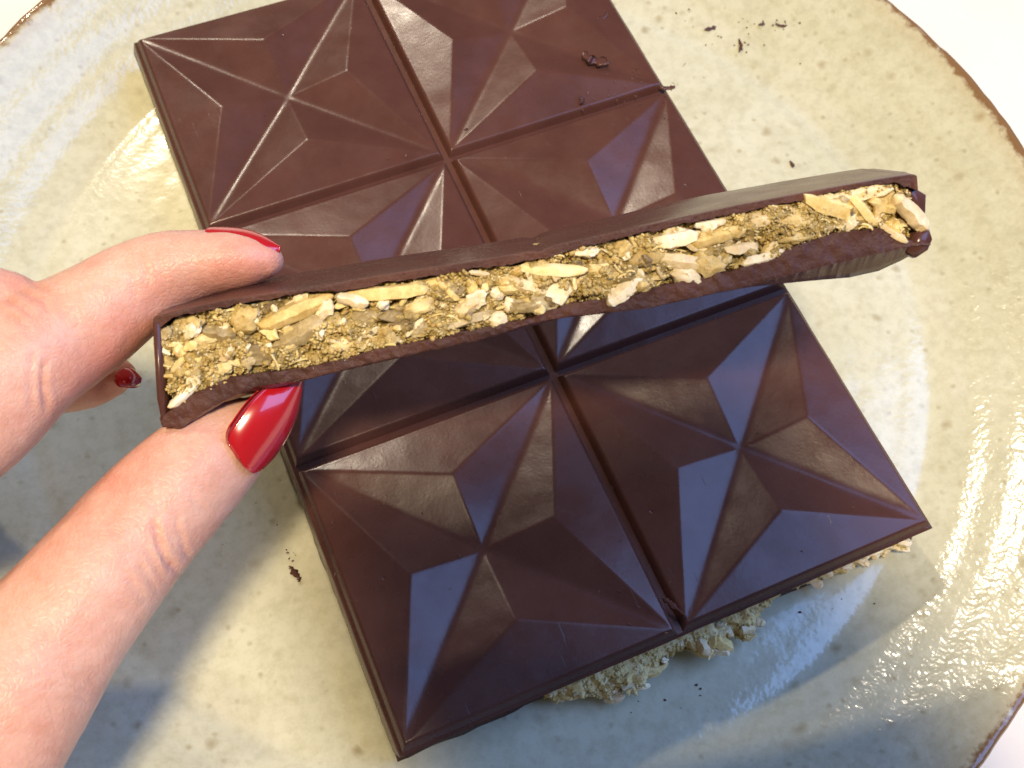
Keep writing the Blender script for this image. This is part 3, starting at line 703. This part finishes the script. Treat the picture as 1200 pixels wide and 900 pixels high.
knuckle = [(10, 362, 153, 5.2, 5), (-12, 366, 152.5, 6.2, 6.2), (-40, 400, 151, 7.5, 7)]
middle = [(142, 439, 173, 2.2, 3.6), (126, 439, 173.5, 4.0, 6), (95, 438, 173, 5.6, 7), (40, 432, 171, 7.2, 7.5), (-30, 430, 168, 8.2, 8.2), (-120, 480, 165, 9, 9), (-300, 600, 166, 10.5, 10.5), (-430, 720, 164, 13, 13)]
ring_f = [(-60, 470, 186, 3.5, 4.5), (-80, 460, 188, 5.6, 6.5), (-110, 450, 187, 7, 7.4), (-180, 450, 184, 8, 8), (-270, 540, 180, 9, 9), (-450, 700, 174, 12, 12)]
little = [(-60, 520, 196, 3.2, 4), (-100, 510, 197, 5, 5.8), (-190, 490, 195, 6.2, 6.6), (-260, 520, 192, 7, 7), (-360, 620, 188, 8, 8), (-470, 730, 180, 11, 11)]
thumb = [(306, 486, 158.5, 3.0, 3.4), (294, 496, 158.5, 4.7, 4.9), (268, 517, 158.5, 6.4, 6.2), (235, 545, 157.5, 7.4, 7.2), (198, 581, 156, 8.0, 7.9), (160, 622, 154, 8.35, 8.2), (115, 676, 151, 8.7, 8.6), (60, 744, 148, 9.6, 9.4),
         (0, 818, 145, 11.3, 11), (-80, 905, 144, 14, 13), (-200, 960, 148, 18, 16), (-360, 960, 156, 22, 19), (-500, 960, 166, 25, 20)]
palm = [(-330, 680, 160, 14, 14), (-420, 800, 164, 20, 18), (-520, 930, 168, 26, 19), (-640, 1080, 172, 26, 19), (-800, 1260, 176, 25, 19)]
Vs, Fs, k = [], [], 0
for pth in (index, knuckle, middle, ring_f, little, thumb, palm):
    v, f = finger(pth); Vs.append(v); Fs += [[a_ + k for a_ in ff] for ff in f]; k += len(v)
hand = obj("hand", np.concatenate(Vs), Fs, M_SKIN, loc=W(-100, 700, 155))
md = hand.modifiers.new("union", 'REMESH'); md.mode = 'VOXEL'; md.voxel_size = .00055; md.use_smooth_shade = True
sm = hand.modifiers.new("soften", 'SMOOTH'); sm.factor = .5; sm.iterations = 14
dg = bpy.context.evaluated_depsgraph_get()
me = bpy.data.meshes.new_from_object(hand.evaluated_get(dg)); hand.modifiers.clear(); hand.data = me
me.polygons.foreach_set("use_smooth", [True] * len(me.polygons))
nvt = len(me.vertices); co = np.empty(nvt * 3); me.vertices.foreach_get("co", co); co = co.reshape(-1, 3) / S + wl(hand)
no = np.empty(nvt * 3); me.vertices.foreach_get("normal", no); no = no.reshape(-1, 3)
pxy = to_px(co); facing = np.clip(no @ BACK * 2 + .3, 0, 1)
disp = .12 * fbm(co, 6, 3, 120)
def poly_dist(P, line):
    L_ = catmull(np.array(line, float), 6); best = np.full(len(P), 1e9); par = np.zeros(len(P))
    for i in range(len(L_) - 1):
        a_, b_ = L_[i], L_[i + 1]; ab = b_ - a_; t = np.clip(((P - a_) @ ab) / (ab @ ab), 0, 1)
        d = np.linalg.norm(P - a_ - t[:, None] * ab, axis=1); better = d < best
        best = np.where(better, d, best); par = np.where(better, (i + t) / (len(L_) - 1), par)
    return best, par
near = (pxy[:, 0] > -60) & (pxy[:, 0] < 400) & (pxy[:, 1] > 200) & (pxy[:, 1] < 960)
idn = np.where(near)[0]; PN = pxy[idn] + np.stack([2.2 * fbm(co[idn], 1.6, 2, 131), 2.2 * fbm(co[idn], 1.6, 2, 133)], 1)
creases = [([(180, 606), (184, 630), (194, 654), (212, 676)], .55, 3.6), ([(206, 596), (209, 622), (217, 646), (226, 658)], .32, 3.2), ([(170, 628), (176, 652), (190, 680)], .22, 3), ([(160, 655), (172, 675), (188, 694)], .20, 3),
           ([(196, 600), (199, 620), (204, 640)], .18, 2.5), ([(140, 668), (158, 690), (176, 708)], .15, 3), ([(215, 560), (228, 585), (240, 600)], .12, 3),
           ([(54, 420), (50, 446), (54, 486)], .40, 4), ([(40, 405), (36, 440), (38, 490)], .22, 3.5), ([(18, 330), (30, 345), (50, 352), (60, 372)], .30, 3), ([(-5, 345), (20, 358), (44, 372)], .30, 3), ([(0, 366), (20, 376), (40, 392)], .25, 3), ([(30, 322), (46, 336), (62, 346)], .22, 3),
           ([(160, 300), (170, 318), (172, 345)], .14, 4), ([(178, 290), (188, 312), (190, 340)], .10, 4), ([(150, 312), (158, 332), (158, 356)], .10, 3.5)]
for i in range(16):      # fine fan of lines over the thumb's base
    y = 700 + i * 13 + random.uniform(-4, 4); x0 = random.uniform(-20, 40)
    creases.append(([(x0, y + 8), (x0 + 45, y + random.uniform(-6, 2)), (x0 + 95, y + random.uniform(-4, 10))], random.uniform(.05, .11), 2.4))
for i in range(14):      # cross lines along the index finger and thumb
    x = 60 + i * 16 + random.uniform(-5, 5); y = 420 - i * 8
    creases.append(([(x - 10, y - 45), (x + 2, y), (x + 4, y + 40)], random.uniform(.03, .07), 2.2))
for i in range(10):
    x, y = 110 + i * 14, 640 - i * 15
    creases.append(([(x - 20, y - 30), (x + 8, y), (x + 26, y + 34)], random.uniform(.03, .07), 2.2))
for line, dp, wd in creases:
    d, t = poly_dist(PN, line); fade = np.clip(np.minimum(t, 1 - t) * 5, 0, 1)
    dp = dp * .9
    disp[idn] -= dp * np.exp(-(d / wd) ** 2) * fade * facing[idn]
    disp[idn] += dp * .35 * np.exp(-((d - wd * 2.2) / (wd * 1.3)) ** 2) * fade * facing[idn]
co2 = co + no * disp[:, None]
me.vertices.foreach_set("co", ((co2 - wl(hand)) * S).ravel()); me.update()
# redder skin at the fingertips and over knuckles, with crease shade put into the colour
fl = .12 + .16 * fbm(co, 5, 4, 140)
for (x, y, r_, a_) in ((305, 318, 55, .40), (180, 400, 45, .35), (150, 545, 60, .40), (20, 350, 50, .28), (60, 630, 60, .30), (130, 440, 60, .5), (230, 330, 60, .2), (40, 860, 70, .12)):
    fl += a_ * np.exp(-((pxy[:, 0] - x) ** 2 + (pxy[:, 1] - y) ** 2) / r_ ** 2)
fl += np.clip(-disp, 0, 1) * .6  # creases coloured darker, standing in for shade in the folds
at_ = me.attributes.new("flush_and_crease_shade", 'FLOAT', 'POINT'); at_.data.foreach_set("value", np.clip(fl, 0, .8).astype(np.float32))
tag(hand, "hand with glossy red nails pinching the cut chocolate strip from the left", "hand")

def nail(base, tip, nrm, hw, arc, bow, label, s0=.22):
    base, tip, nrm = map(lambda q: np.array(q, float), (base, tip, nrm))
    ax_ = tip - base; L_ = np.linalg.norm(ax_); ax_ /= L_
    nrm = nrm - (nrm @ ax_) * ax_; nrm /= np.linalg.norm(nrm); side = np.cross(nrm, ax_)
    n, mm = 40, 25; outer, inner = [], []
    for i in range(n):
        s_ = i / (n - 1)
        w = hw * (math.sqrt(max(0, 1 - ((s0 - s_) / s0) ** 2)) * .45 + .55 if s_ < s0 else 1)
        w *= (1 - max(0, (s_ - .30) / .70) ** 2.3 * .86)
        if i == n - 1: w *= .55
        bx = .10 * (1 - 0)  # cuticle line curves back in the middle
        row, row2 = [], []
        for j in range(mm):
            t = j / (mm - 1) * 2 - 1
            ang_ = t * arc; rad = hw / math.sin(arc)
            y = rad * math.sin(ang_) * (w / hw); z = -(rad - rad * math.cos(ang_)) * (w / hw) ** .8 + bow * math.sin(math.pi * min(1, s_ * .9 + .1)) - .9 * (s_ ** 3)
            cut = (1 - t * t) * (-1.3) * (1 - s_) ** 6 if s_ < .4 else 0
            p_ = base + ax_ * (s_ * L_ + cut) + side * y + nrm * z
            edge_ = max(abs(t) ** 6, .6 if i in (0,) else 0)
            row.append(p_ - nrm * .28 * edge_); row2.append(p_ - nrm * .75)
        outer.append(row); inner.append(row2)
    O_, I_ = np.array(outer).reshape(-1, 3), np.array(inner).reshape(-1, 3); k = n * mm
    F = grid_faces(n, mm) + [tuple(a_ + k for a_ in f[::-1]) for f in grid_faces(n, mm)]
    rim_ = [i * mm for i in range(n)] + [(n - 1) * mm + j for j in range(1, mm)] + [i * mm + mm - 1 for i in range(n - 2, -1, -1)] + [j for j in range(mm - 2, 0, -1)]
    for q in range(len(rim_)):
        a_, b_ = rim_[q], rim_[(q + 1) % len(rim_)]; F.append((b_, a_, a_ + k, b_ + k))
    o = obj("fingernail", np.concatenate([O_, I_]), F, M_NAIL, hand); o["label"] = label
    return o
nail(W(299, 543, 153.8), W(360, 446, 156.0), .56 * BACK + .83 * (.69 * RIGHT - .72 * UP), 5.0, 1.0, .7, "long glossy red almond thumbnail")
nail(W(252, 271, 156.8), W(329, 282, 157.6), .85 * UP + .5 * BACK, 4.1, 1.0, .6, "red nail of the index finger seen edge on")
nail(W(138, 431, 171.5), W(168, 437, 173), .85 * UP + .35 * BACK, 2.7, 1.0, .4, "red nail tip of the finger behind")
